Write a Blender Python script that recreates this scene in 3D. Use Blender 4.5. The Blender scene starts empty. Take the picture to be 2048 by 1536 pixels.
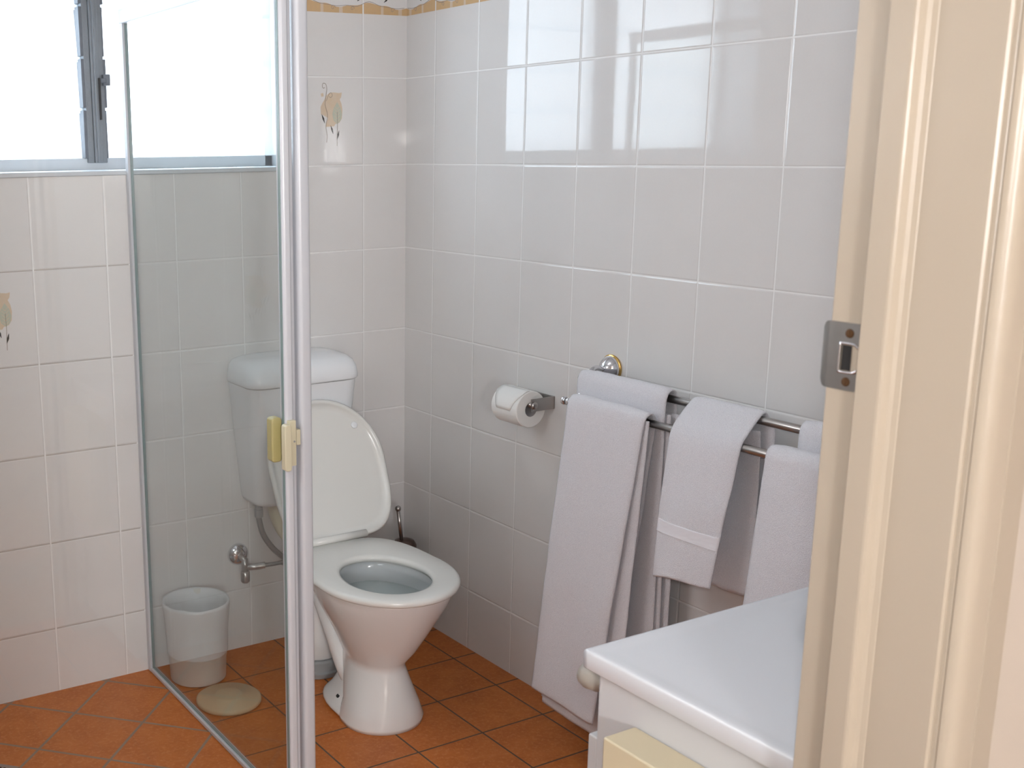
import bpy, bmesh, math, random
from math import sin, cos, pi, radians
from mathutils import Vector, Matrix, noise
random.seed(4)
S = bpy.context.scene
C = S.collection

# ---------------------------------------------------------------- camera
cd = bpy.data.cameras.new('camera'); cam = bpy.data.objects.new('camera', cd); C.objects.link(cam)
R_ = Vector((0.8791847, -0.4762632, -0.0144095)); U_ = Vector((0.1154315, 0.1835517, 0.9762092)); F_ = Vector((0.4622876, 0.8599315, -0.2163516))
cam.matrix_world = Matrix(((R_.x, U_.x, -F_.x, -1.99176), (R_.y, U_.y, -F_.y, -2.97355), (R_.z, U_.z, -F_.z, 1.48541), (0, 0, 0, 1)))
cd.sensor_width = 36; cd.lens = 2304.29 / 2048 * 36
cd.shift_x = (1024 - 590.29) / 2048; cd.shift_y = (809.13 - 768) / 2048
cd.clip_start = 0.02
cd.dof.use_dof = True; cd.dof.focus_distance = 2.6; cd.dof.aperture_fstop = 11
S.camera = cam
# ---------------------------------------------------------------- view, world, lights
S.view_settings.view_transform = 'Standard'; S.view_settings.look = 'None'
S.view_settings.exposure = 0.22; S.view_settings.gamma = 1; S.view_settings.use_curve_mapping = False
W = bpy.data.worlds.new('world'); S.world = W; W.use_nodes = True
bg = W.node_tree.nodes['Background']; bg.inputs[0].default_value = (0.84, 0.92, 1.0, 1); bg.inputs[1].default_value = 6.5
def light(name, kind, loc, energy, color, size=0.1, rot=(0, 0, 0), size_y=None, spread=None):
    l = bpy.data.lights.new(name, kind); l.energy = energy; l.color = color
    if kind == 'AREA':
        l.size = size
        if size_y: l.shape = 'RECTANGLE'; l.size_y = size_y
        if spread: l.spread = spread
    else: l.shadow_soft_size = size
    o = bpy.data.objects.new(name, l); o.location = loc; o.rotation_euler = rot; C.objects.link(o); return o
p = light('window_portal', 'AREA', (-0.94, 0.30, 1.73), 1, (1, 1, 1), 1.2, (-pi / 2, 0, 0), 0.7)
p.data.cycles.is_portal = True
light('bathroom_top_fill', 'POINT', (-1.00, -1.15, 2.15), 1.6, (0.98, 0.97, 1.0), 0.25)  # weak overhead fill, added out of view to lift the floor and lower walls
light('camera_flash', 'POINT', (-1.985, -2.985, 1.54), 26, (1.0, 0.98, 0.97), 0.04)
light('hall_lamp', 'POINT', (-2.74, -5.3, 1.48), 165, (0.955, 0.965, 1.0), 0.20)
light('bathroom_side_fill', 'POINT', (-1.72, -1.32, 1.62), 10.5, (0.96, 0.965, 1.0), 0.2)  # unseen fill lamp, added to brighten the right wall, towels and vanity side


# ---------------------------------------------------------------- materials
def mat(name, col, rough=0.5, metal=0.0, spec=0.5, coat=0.0, bump=None, trans=0, var=None, sheen=0):
    m = bpy.data.materials.new(name); m.use_nodes = True; nt = m.node_tree; b = nt.nodes['Principled BSDF']
    b.inputs['Base Color'].default_value = (*col, 1); b.inputs['Roughness'].default_value = rough
    b.inputs['Metallic'].default_value = metal; b.inputs['Specular IOR Level'].default_value = spec
    b.inputs['Coat Weight'].default_value = coat; b.inputs['Transmission Weight'].default_value = trans
    b.inputs['Sheen Weight'].default_value = sheen
    if bump or var:
        tc = nt.nodes.new('ShaderNodeTexCoord')
    if bump:
        n = nt.nodes.new('ShaderNodeTexNoise'); n.inputs['Scale'].default_value = bump[0]; n.inputs['Detail'].default_value = 3
        nt.links.new(tc.outputs['Object'], n.inputs['Vector'])
        bp = nt.nodes.new('ShaderNodeBump'); bp.inputs['Strength'].default_value = bump[1]; bp.inputs['Distance'].default_value = bump[2]
        nt.links.new(n.outputs['Fac'], bp.inputs['Height']); nt.links.new(bp.outputs['Normal'], b.inputs['Normal'])
    if var:
        n2 = nt.nodes.new('ShaderNodeTexNoise'); n2.inputs['Scale'].default_value = var[0]; n2.inputs['Detail'].default_value = 4
        nt.links.new(tc.outputs['Object'], n2.inputs['Vector'])
        mx = nt.nodes.new('ShaderNodeMix'); mx.data_type = 'RGBA'
        mx.inputs['A'].default_value = (*col, 1); mx.inputs['B'].default_value = (*var[1], 1)
        nt.links.new(n2.outputs['Fac'], mx.inputs['Factor']); nt.links.new(mx.outputs['Result'], b.inputs['Base Color'])
    return m
class NT:
    def __init__(s, nt): s.nt = nt
    def n(s, t, **k):
        o = s.nt.nodes.new(t)
        for a, v in k.items(): setattr(o, a, v)
        return o
    def link(s, a, b): s.nt.links.new(a, b)
    def m(s, op, *ins):
        o = s.n('ShaderNodeMath', operation=op)
        for i, v in enumerate(ins):
            if hasattr(v, 'node'): s.link(v, o.inputs[i])
            else: o.inputs[i].default_value = v
        return o.outputs[0]
    def mapr(s, v, a, b, c=0, d=1):
        o = s.n('ShaderNodeMapRange', interpolation_type='SMOOTHSTEP')
        s.link(v, o.inputs[0])
        for i, q in enumerate((a, b, c, d)): o.inputs[i + 1].default_value = q
        return o.outputs[0]
    def mix(s, f, a, b):
        o = s.n('ShaderNodeMix', data_type='RGBA')
        for k, v in (('Factor', f), ('A', a), ('B', b)):
            if hasattr(v, 'node'): s.link(v, o.inputs[k])
            elif k == 'Factor': o.inputs[k].default_value = v
            else: o.inputs[k].default_value = (*v, 1)
        return o.outputs['Result']
    def noise(s, vec, sc, det=3, rough=.5):
        o = s.n('ShaderNodeTexNoise'); o.inputs['Scale'].default_value = sc; o.inputs['Detail'].default_value = det
        o.inputs['Roughness'].default_value = rough; s.link(vec, o.inputs['Vector']); return o.outputs['Fac']
TW, TH, ZC = 0.2022, 0.25, 1.4365
def grid_dist(T, v, off, w):                                # distance from the nearest joint, in metres
    f = T.m('FRACT', T.m('DIVIDE', T.m('SUBTRACT', v, off), w))
    return T.m('MULTIPLY', T.m('SUBTRACT', 0.5, T.m('ABSOLUTE', T.m('SUBTRACT', f, 0.5))), w)
def wall_tile(name, axis, off):
    m = bpy.data.materials.new(name); m.use_nodes = True; T = NT(m.node_tree); b = m.node_tree.nodes['Principled BSDF']
    tc = T.n('ShaderNodeTexCoord'); sp = T.n('ShaderNodeSeparateXYZ'); T.link(tc.outputs['Object'], sp.inputs[0])
    obj = tc.outputs['Object']; u = sp.outputs[axis]; z = sp.outputs['Z']
    du = grid_dist(T, u, off, TW); dz0 = grid_dist(T, z, ZC, TH)
    hi = T.m('GREATER_THAN', z, 1.78); hi2 = T.m('LESS_THAN', z, 1.99)
    dz = T.m('ADD', dz0, T.m('MULTIPLY', T.m('MULTIPLY', hi, hi2), 1.0))
    dv = T.m('MINIMUM', du, dz)
    g = T.mapr(dv, 0.0011, 0.0019, 1, 0)
    wet = T.m('MULTIPLY', T.m('LESS_THAN', sp.outputs['X'], -0.9), T.m('GREATER_THAN', du, 0.002)) if axis == 'X' else 0.0
    gcol = T.mix(wet, (0.84, 0.835, 0.825), (0.47, 0.44, 0.41))
    n1 = T.noise(obj, 9, 3); n2 = T.noise(obj, 260, 2)
    tile = T.mix(n1, (0.715, 0.70, 0.685), (0.745, 0.735, 0.725))
    tile = T.mix(T.m('MULTIPLY', n2, .12), tile, (0.56, 0.53, 0.51))
    T.link(T.mix(g, tile, gcol), b.inputs['Base Color'])
    T.link(T.m('ADD', T.m('MULTIPLY', g, 0.45), 0.035), b.inputs['Roughness'])
    b.inputs['Specular IOR Level'].default_value = 0.55
    h = T.mapr(dv, 0.0008, 0.0045, 0, 1)
    h = T.m('ADD', h, T.m('MULTIPLY', T.noise(obj, 3.2, 1), 0.55))
    h = T.m('ADD', h, T.m('MULTIPLY', T.noise(obj, 75, 2), 0.030))
    bp = T.n('ShaderNodeBump'); bp.inputs['Strength'].default_value = .7; bp.inputs['Distance'].default_value = 0.0012
    T.link(h, bp.inputs['Height']); T.link(bp.outputs['Normal'], b.inputs['Normal'])
    return m
def floor_tile():
    m = bpy.data.materials.new('terracotta_floor_tile'); m.use_nodes = True; T = NT(m.node_tree); b = m.node_tree.nodes['Principled BSDF']
    tc = T.n('ShaderNodeTexCoord'); sp = T.n('ShaderNodeSeparateXYZ'); obj = tc.outputs['Object']; T.link(obj, sp.inputs[0])
    x, y = sp.outputs['X'], sp.outputs['Y']
    da = T.m('MINIMUM', grid_dist(T, x, -0.080, .2), grid_dist(T, y, -0.390, .2))
    r = .70710678
    p1 = T.m('MULTIPLY', T.m('ADD', x, y), r); p2 = T.m('MULTIPLY', T.m('SUBTRACT', x, y), r)
    db = T.m('MINIMUM', grid_dist(T, p1, (-1.168 - .153) * r, .2), grid_dist(T, p2, (-1.168 + .153) * r, .2))
    sh = T.m('MULTIPLY', T.m('LESS_THAN', x, -0.888), T.m('GREATER_THAN', y, -0.93))
    d = T.m('ADD', T.m('MULTIPLY', sh, db), T.m('MULTIPLY', T.m('SUBTRACT', 1.0, sh), da))
    gw = T.m('ADD', 0.0018, T.m('MULTIPLY', sh, 0.0014))
    g = T.m('SUBTRACT', 1.0, T.m('MINIMUM', 1.0, T.m('MAXIMUM', 0.0, T.m('DIVIDE', T.m('SUBTRACT', d, gw), 0.0012))))
    n1 = T.noise(obj, 14, 5, .65); n2 = T.noise(obj, 90, 4, .7); n3 = T.noise(obj, 4, 2)
    c = T.mix(T.mapr(n1, .32, .68), (0.46, 0.118, 0.020), (0.58, 0.175, 0.036))
    c = T.mix(T.mapr(n2, .45, .75), c, (0.66, 0.26, 0.085))
    c = T.mix(T.m('MULTIPLY', n3, .5), c, (0.46, 0.140, 0.035))
    gc = T.mix(sh, (0.12, 0.085, 0.06), (0.29, 0.22, 0.165))
    T.link(T.mix(g, c, gc), b.inputs['Base Color'])
    T.link(T.m('ADD', .30, T.m('ADD', T.m('MULTIPLY', g, .4), T.m('MULTIPLY', n2, .18))), b.inputs['Roughness'])
    b.inputs['Specular IOR Level'].default_value = .28
    h = T.m('ADD', T.m('MULTIPLY', T.m('SUBTRACT', 1.0, g), 1.0), T.m('MULTIPLY', n2, .25))
    bp = T.n('ShaderNodeBump'); bp.inputs['Strength'].default_value = .5; bp.inputs['Distance'].default_value = 0.0012
    T.link(h, bp.inputs['Height']); T.link(bp.outputs['Normal'], b.inputs['Normal'])
    return m
def glass_mat(name, tint, blur=0.0, frost=0.0, frostcol=(1, 1, 1), refl=1.0):
    m = bpy.data.materials.new(name); m.use_nodes = True; nt = m.node_tree; T = NT(nt)
    for n in list(nt.nodes): nt.nodes.remove(n)
    out = T.n('ShaderNodeOutputMaterial'); tr = T.n('ShaderNodeBsdfTransparent'); tr.inputs[0].default_value = (*tint, 1)
    gl = T.n('ShaderNodeBsdfGlossy'); gl.inputs['Roughness'].default_value = blur
    ge = T.n('ShaderNodeNewGeometry'); dp = T.n('ShaderNodeVectorMath', operation='DOT_PRODUCT')
    T.link(ge.outputs['Incoming'], dp.inputs[0]); T.link(ge.outputs['Normal'], dp.inputs[1])
    cz = T.m('SUBTRACT', 1.0, T.m('MINIMUM', 1.0, T.m('ABSOLUTE', dp.outputs['Value'])))
    fr = T.m('ADD', 0.035, T.m('MULTIPLY', T.m('POWER', cz, 5.0), 0.6))          # same on both faces of a thin pane
    base = tr.outputs[0]
    if frost:
        tl = T.n('ShaderNodeBsdfTranslucent'); tl.inputs[0].default_value = (*frostcol, 1)
        mx = T.n('ShaderNodeMixShader'); mx.inputs[0].default_value = frost
        T.link(tr.outputs[0], mx.inputs[1]); T.link(tl.outputs[0], mx.inputs[2]); base = mx.outputs[0]
    mf = T.n('ShaderNodeMixShader'); T.link(T.m('MULTIPLY', fr, refl), mf.inputs[0]); T.link(base, mf.inputs[1]); T.link(gl.outputs[0], mf.inputs[2])
    T.link(mf.outputs[0], out.inputs[0]); return m
def towel_mat():
    m = bpy.data.materials.new('white_terry'); m.use_nodes = True; T = NT(m.node_tree); b = m.node_tree.nodes['Principled BSDF']
    tc = T.n('ShaderNodeTexCoord'); obj = tc.outputs['Object']
    b.inputs['Roughness'].default_value = .95; b.inputs['Specular IOR Level'].default_value = .1
    b.inputs['Sheen Weight'].default_value = .25; b.inputs['Sheen Roughness'].default_value = .6
    n1 = T.noise(obj, 620, 2, .6); n2 = T.noise(obj, 60, 3)
    T.link(T.mix(T.mapr(n1, .3, .7), (0.80, 0.79, 0.84), (0.93, 0.92, 0.96)), b.inputs['Base Color'])
    h = T.m('ADD', T.m('MULTIPLY', n1, 1.3), T.m('MULTIPLY', n2, .8))
    bp = T.n('ShaderNodeBump'); bp.inputs['Strength'].default_value = .8; bp.inputs['Distance'].default_value = 0.003
    T.link(h, bp.inputs['Height']); T.link(bp.outputs['Normal'], b.inputs['Normal']); return m
M = {}
M['tb'] = wall_tile('cream_wall_tile_back', 'X', -0.1516)
M['tr'] = wall_tile('cream_wall_tile_side', 'Y', -0.1460)
M['floor'] = floor_tile()
M['ceil'] = mat('ceiling_paint', (0.66, 0.655, 0.645), .8)
M['hallwall'] = mat('hall_paint', (0.52, 0.46, 0.40), .7)
M['hallfloor'] = mat('hall_carpet', (0.40, 0.30, 0.22), .95, bump=(300, .5, .003))
M['cream'] = mat('cream_gloss_paint', (0.43, 0.372, 0.30), .30, spec=.45, bump=(38, .35, .0012), var=(4, (0.41, 0.352, 0.28)))
M['porc'] = mat('porcelain', (0.76, 0.755, 0.74), .07, spec=.6)
M['cist'] = mat('cistern_plastic', (0.84, 0.86, 0.88), .16, spec=.5)
M['seat'] = mat('toilet_seat_plastic', (0.75, 0.745, 0.71), .18, spec=.5)
M['ivory'] = mat('aged_ivory_plastic', (0.60, 0.55, 0.39), .35)
M['ivoryd'] = mat('yellowed_grip_plastic', (0.46, 0.395, 0.17), .35)
M['wframe'] = mat('white_powdercoat', (0.55, 0.56, 0.59), .25, spec=.5)
M['seal'] = mat('dark_seal', (0.06, 0.08, 0.08), .5)
M['alu'] = mat('weathered_aluminium', (0.25, 0.265, 0.285), .5, metal=.5, bump=(120, .5, .002), var=(30, (0.20, 0.215, 0.235)))
M['alud'] = mat('dark_louvre_clip', (0.09, 0.10, 0.125), .6, var=(60, (0.17, 0.18, 0.20)))
M['walu'] = mat('white_window_aluminium', (0.60, 0.63, 0.66), .4)
M['chrome'] = mat('chrome', (0.72, 0.72, 0.75), .07, metal=1)
M['steel'] = mat('brushed_steel', (0.42, 0.40, 0.385), .28, metal=1)
M['plate'] = mat('worn_steel_plate', (0.34, 0.325, 0.31), .38, metal=1, bump=(80, .2, .001), var=(50, (0.26, 0.25, 0.235)))
M['rust'] = mat('rusty_screw', (0.10, 0.048, 0.018), .6, metal=.4)
M['dark'] = mat('dark_recess', (0.015, 0.014, 0.014), .8)
M['gold'] = mat('polished_brass', (0.75, 0.48, 0.16), .18, metal=1)
M['bronze'] = mat('bronze_metal', (0.16, 0.115, 0.10), .30, metal=.85)
M['hose'] = mat('braided_hose', (0.26, 0.26, 0.25), .40, metal=.7, bump=(700, .6, .001))
M['paper'] = mat('toilet_paper', (0.82, 0.82, 0.80), .95, spec=.1, bump=(300, .2, .0015))
M['card'] = mat('cardboard_core', (0.30, 0.285, 0.29), .9)
M['towel'] = towel_mat()
M['band'] = mat('woven_band', (0.80, 0.79, 0.83), .8, sheen=.1, bump=(900, .3, .0008))
M['vtop'] = mat('vanity_top_acrylic', (0.66, 0.68, 0.72), .14, spec=.5)
M['vcab'] = mat('vanity_laminate', (0.56, 0.56, 0.57), .35)
M['vbox'] = mat('cream_plastic', (0.60, 0.52, 0.36), .4)
M['knob'] = mat('beige_knob_plastic', (0.34, 0.31, 0.27), .45)
M['bin'] = mat('bin_plastic', (0.68, 0.66, 0.61), .35, trans=0.0)
M['liner'] = mat('bin_liner_film', (0.74, 0.75, 0.76), .25)
M['lidp'] = mat('bin_lid_plastic', (0.58, 0.50, 0.33), .42)
M['grey'] = mat('grey_rubber', (0.27, 0.275, 0.275), .5)
M['water'] = mat('still_water', (0.36, 0.40, 0.39), .03, spec=.6)
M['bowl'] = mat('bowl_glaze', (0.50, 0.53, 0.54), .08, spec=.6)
M['peach'] = mat('peach_glaze', (0.66, 0.49, 0.32), .12, var=(70, (0.64, 0.56, 0.46)))
M['orange'] = mat('orange_glaze', (0.64, 0.42, 0.21), .15, var=(70, (0.55, 0.38, 0.22)))
M['leaf'] = mat('sage_glaze', (0.50, 0.52, 0.42), .15)
M['stem'] = mat('brown_glaze', (0.30, 0.26, 0.21), .15)
M['ink'] = mat('dark_glaze', (0.045, 0.042, 0.04), .15)
M['clear1'] = glass_mat('clear_glass', (0.99, 0.995, 0.993), refl=1.0)
M['clear2'] = glass_mat('green_tint_glass', (0.968, 0.988, 0.984), refl=1.5)
M['edge'] = mat('glass_edge', (0.20, 0.27, 0.265), .2)
M['frost'] = glass_mat('frosted_louvre', (0.95, 0.98, 1.0), frost=.5, frostcol=(0.95, 0.98, 1.0), blur=.25, refl=.7)

# ---------------------------------------------------------------- mesh helpers
def obj(name, bm, m=None, parent=None, smooth=False, bevel=0.0, seg=2, ms=None, recalc=True):
    if recalc: bmesh.ops.recalc_face_normals(bm, faces=bm.faces[:])
    me = bpy.data.meshes.new(name); bm.to_mesh(me); bm.free()
    for q in (ms or [m]): me.materials.append(q)
    o = bpy.data.objects.new(name, me); C.objects.link(o)
    if parent: o.parent = parent; o.matrix_parent_inverse = Matrix.Translation(parent.location).inverted() @ Matrix.Identity(4)
    if smooth:
        for f in me.polygons: f.use_smooth = True
    if bevel:
        b = o.modifiers.new('bevel', 'BEVEL'); b.width = bevel; b.segments = seg; b.limit_method = 'ANGLE'; b.angle_limit = radians(35)
        for f in me.polygons: f.use_smooth = True
        if hasattr(b, 'harden_normals'): b.harden_normals = True
    return o
def tag(o, label, cat, group=None):
    o['label'] = label; o['category'] = cat
    if group: o['group'] = group
    return o
def thing(name, label, cat, loc, group=None):
    o = bpy.data.objects.new(name, None); o.location = loc; o.empty_display_size = .05; C.objects.link(o)
    return tag(o, label, cat, group)
def struct(o, label=None):
    o['kind'] = 'structure'
    if label: o['label'] = label
    return o
def box(bm, a, b, mi=0):
    x0, y0, z0 = a; x1, y1, z1 = b
    v = [bm.verts.new(q) for q in ((x0, y0, z0), (x1, y0, z0), (x1, y1, z0), (x0, y1, z0), (x0, y0, z1), (x1, y0, z1), (x1, y1, z1), (x0, y1, z1))]
    for f in ((0, 3, 2, 1), (4, 5, 6, 7), (0, 1, 5, 4), (1, 2, 6, 5), (2, 3, 7, 6), (3, 0, 4, 7)):
        q = bm.faces.new([v[i] for i in f]); q.material_index = mi
    return bm
def B(*boxes):
    bm = bmesh.new()
    for a, b in boxes: box(bm, a, b)
    return bm
def loft(bm, rings, cap0=True, cap1=True, closed=True, mi=0):
    R = [[bm.verts.new(p) for p in r] for r in rings]; n = len(R[0])
    for i in range(len(R) - 1):
        for j in range(n if closed else n - 1):
            k = (j + 1) % n
            try: bm.faces.new((R[i][j], R[i][k], R[i + 1][k], R[i + 1][j])).material_index = mi
            except ValueError: pass
    if cap0: bm.faces.new(R[0][::-1]).material_index = mi
    if cap1: bm.faces.new(R[-1]).material_index = mi
    return R
def frame_of(d):
    d = d.normalized(); a = Vector((0, 0, 1)) if abs(d.z) < .9 else Vector((1, 0, 0))
    s = d.cross(a).normalized(); return s, d.cross(s).normalized()
def tube(bm, pts, r, n=16, cap=True, mi=0):
    pts = [Vector(p) for p in pts]; rs = r if isinstance(r, (list, tuple)) else [r] * len(pts); rings = []
    s0 = None
    for i, p in enumerate(pts):
        d = (pts[min(i + 1, len(pts) - 1)] - pts[max(i - 1, 0)])
        if s0 is None: s, t = frame_of(d)
        else:
            s = (s0 - d.normalized() * s0.dot(d.normalized())).normalized(); t = d.normalized().cross(s)
        s0 = s
        rings.append([p + s * rs[i] * cos(2 * pi * k / n) + t * rs[i] * sin(2 * pi * k / n) for k in range(n)])
    loft(bm, rings, cap, cap, mi=mi); return bm
def lathe(bm, origin, axis, prof, n=32, cap0=True, cap1=True, mi=0):   # prof: (distance along axis, radius)
    o = Vector(origin); d = Vector(axis).normalized(); s, t = frame_of(d)
    loft(bm, [[o + d * h + s * max(r, 1e-5) * cos(2 * pi * k / n) + t * max(r, 1e-5) * sin(2 * pi * k / n) for k in range(n)] for h, r in prof], cap0, cap1, mi=mi); return bm
def ball(bm, c, r, n=16):
    return lathe(bm, (c[0], c[1], c[2] - r), (0, 0, 1), [(r - r * cos(pi * i / 12), r * sin(pi * i / 12)) for i in range(13)], n)
def cat(pts, n=6):                                           # Catmull-Rom through tuples
    P = [pts[0]] + list(pts) + [pts[-1]]; out = []
    for i in range(1, len(P) - 2):
        for k in range(n):
            t = k / n
            out.append(tuple(.5 * ((2 * b) + (-a + c) * t + (2 * a - 5 * b + 4 * c - d) * t * t + (-a + 3 * b - 3 * c + d) * t ** 3)
                             for a, b, c, d in zip(P[i - 1], P[i], P[i + 1], P[i + 2])))
    out.append(tuple(pts[-1])); return out
def prism_xy(bm, prof, z0, z1, mi=0):
    loft(bm, [[(x, y, z0) for x, y in prof], [(x, y, z1) for x, y in prof]], mi=mi); return bm
def subsurf(o, l=2):
    m = o.modifiers.new('sub', 'SUBSURF'); m.levels = l; m.render_levels = l; return o

# ---------------------------------------------------------------- room shell
XL, YF, H = -1.95, -2.238, 2.42                      # left wall, inner face of the door wall, ceiling
WX0, WX1, WZ0, WZ1, WY = -1.50, -0.375, ZC, 2.03, 0.17  # window opening and depth
struct(obj('floor', B(((XL - .1, YF - .14, -.05), (.1, .25, 0))), M['floor']))
struct(obj('floor_hall', B(((-3.0, -6.1, -.05), (.6, YF - .14, 0))), M['hallfloor']))
struct(obj('ceiling', B(((XL - .1, YF - .14, H), (.1, .25, H + .05))), M['ceil']))
struct(obj('ceiling_hall', B(((-3.0, -6.1, H), (.6, YF - .14, H + .05))), M['ceil']))
struct(obj('wall_left', B(((XL - .1, YF - .12, 0), (XL, 0.25, H))), M['tr']))
# back wall with window opening and painted tile motifs
def blob(bm, pts, mi, pl, lift):                          # flat glazed patch on a wall; pl maps (a, z, lift) to 3D
    bm.faces.new([bm.verts.new(pl(a, z, lift)) for a, z in pts]).material_index = mi
def stroke(bm, pts, w, mi, pl, lift):
    L, Rr = [], []
    for i, (a, z) in enumerate(pts):
        a2, z2 = pts[min(i + 1, len(pts) - 1)]; a1, z1 = pts[max(i - 1, 0)]
        d = Vector((a2 - a1, z2 - z1)).normalized(); nn = Vector((-d.y, d.x)); ww = w[i] if isinstance(w, list) else w
        L.append(bm.verts.new(pl(a + nn.x * ww, z + nn.y * ww, lift))); Rr.append(bm.verts.new(pl(a - nn.x * ww, z - nn.y * ww, lift)))
    for i in range(len(pts) - 1): bm.faces.new((L[i], L[i + 1], Rr[i + 1], Rr[i])).material_index = mi
def border(bm, pl, a0, a1, off):                          # listello: orange wave strip, vine and leaves
    z0 = 1.864; n0 = int(math.floor((a0 - off) / TW)); n1 = int(math.ceil((a1 - off) / TW))
    for k in range(n0, n1):
        s = off + k * TW
        def top(u): return z0 + .0235 + .006 * sin(2 * pi * u * 1.0 + .8) + .002 * sin(2 * pi * u * 3)
        for (u0, u1, mi) in ((0.012, .30, 2), (.30, .345, 1), (.345, .60, 2), (.60, .66, 1), (.66, .988, 2)):
            lo, hi = max(a0, s + u0 * TW), min(a1, s + u1 * TW)
            if hi - lo < .003: continue
            N = 8
            up = [(lo + (hi - lo) * i / N, top((lo + (hi - lo) * i / N - s) / TW)) for i in range(N + 1)]
            blob(bm, [(lo, z0), (hi, z0)] + up[::-1], mi, pl, .0004)
        vine = [(s + TW * u, top(u) + .003 * sin(2 * pi * u * 2)) for u in [i / 20 for i in range(21)]]
        vine = [q for q in vine if a0 <= q[0] <= a1]
        if len(vine) > 2: stroke(bm, vine, .0007, 4, pl, .0007)
        for u, c in ((.5, .008), (.82, .007)):
            if a0 + .01 < s + u * TW < a1 - .01:
                stroke(bm, [(s + u * TW + c * (1 - i / 12) * cos(i * .7), z0 + .013 + c * (1 - i / 12) * sin(i * .7)) for i in range(12)], .0007, 4, pl, .0008)
        for u, sg in ((.35, 1), (.9, 1)):
            if a0 + .02 < s + u * TW < a1 - .02:
                stroke(bm, [(s + u * TW, z0 + .034), (s + u * TW + .008, z0 + .040), (s + u * TW + .016, z0 + .047)], [.0005, .0026, .0005], 5, pl, .0007)
def motif(bm, pl, cx, z0):                                # flower tile, about 8 cm wide and 17 cm high
    q = lambda a, z: (cx + a, z0 + z)
    blob(bm, [q(*p) for p in ((-.036, .078), (-.037, .098), (-.030, .110), (-.024, .118), (-.018, .130), (-.006, .138), (.008, .139), (.024, .137), (.034, .139), (.032, .126), (.027, .119), (.033, .107), (.036, .09), (.034, .066), (.026, .054), (.012, .050), (.008, .044), (-.020, .042), (-.018, .056), (-.012, .066), (-.022, .072))], 1, pl, .0004)
    blob(bm, [q(*p) for p in ((-.036, .135), (-.028, .137), (-.026, .128), (-.034, .126))], 1, pl, .0004)
    leaf = [(.0, .0), (-.012, .010), (-.0165, .028), (-.011, .046), (.0, .062), (.011, .046), (.016, .028), (.012, .010)]
    blob(bm, [q(.018 + a, .050 + z) for a, z in leaf], 3, pl, .0007)
    for i in range(5):
        for sg in (-1, 1): stroke(bm, [q(.018, .056 + i * .009), q(.018 + sg * .009, .064 + i * .0095)], .0007, 1, pl, .0009)
    stroke(bm, [q(.018, .085), q(.019, .05), q(.018, .02), q(.017, -.012)], .0007, 4, pl, .0010)
    st = cat([(-.018, -.002), (-.016, .018), (-.020, .045), (-.014, .075), (-.022, .105), (-.018, .135), (-.016, .150), (-.020, .162), (-.028, .164), (-.031, .156), (-.027, .150), (-.023, .153)], 4)
    stroke(bm, [q(a, z) for a, z in st], .0008, 4, pl, .0008)
    st = cat([(-.018, .115), (-.010, .132), (-.002, .138), (.002, .130), (-.004, .124), (-.008, .128)], 4)
    stroke(bm, [q(a, z) for a, z in st], .0007, 4, pl, .0008)
    for a, z, da, dz in ((-.034, .078, .010, -.026), (-.004, .046, .008, -.024), (.024, .032, -.007, -.026)):
        stroke(bm, [q(a, z), q(a + da * .5 + .0005, z + dz * .5), q(a + da, z + dz)], [.0004, .0030, .0004], 5, pl, .0011)
bm = B(((XL - .1, 0, 0), (.1, .25, WZ0 - .002)), ((XL - .1, 0, WZ1), (.1, .25, H)), ((XL - .1, 0, WZ0 - .002), (WX0, .25, WZ1)), ((WX1, 0, WZ0 - .002), (.1, .25, WZ1)))
pb = lambda a, z, l: (a, -l, z)
border(bm, pb, WX1 + .012, 0, -.1516); motif(bm, pb, -.259, 1.505); motif(bm, pb, -1.262, .995)
struct(obj('wall_back', bm, ms=[M['tb'], M['peach'], M['orange'], M['leaf'], M['stem'], M['ink']]))
bm = B(((0, YF - .14, 0), (.1, 0, H)))
border(bm, lambda a, z, l: (-l, a, z), YF, 0, -.1460)
struct(obj('wall_right', bm, ms=[M['tr'], M['peach'], M['orange'], M['leaf'], M['stem'], M['ink']]))
# door wall, tiled inside and painted on the hall side
DX0, DX1, DZ = -1.90, -0.98, 2.06
struct(obj('wall_front', B(((DX1, YF - .06, 0), (.1, YF - .002, H)), ((XL - .1, YF - .06, DZ), (DX1, YF - .002, H)), ((XL - .1, YF - .06, 0), (DX0, YF - .002, DZ))), M['tb']))
struct(obj('wall_hall_front', B(((DX1, YF - .142, 0), (.6, YF - .06, H)), ((-3.0, YF - .142, DZ), (DX1, YF - .06, H)), ((-3.0, YF - .142, 0), (DX0, YF - .06, DZ))), M['hallwall']))
struct(obj('wall_hall_right', B(((.5, -6.1, 0), (.6, YF - .142, H))), M['hallwall']))
struct(obj('wall_hall_left', B(((-3.0, -6.1, 0), (-2.9, YF - .142, H))), M['hallwall']))
struct(obj('wall_hall_rear', B(((-2.9, -6.1, 0), (.5, -6.0, H))), M['hallwall']))

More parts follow.
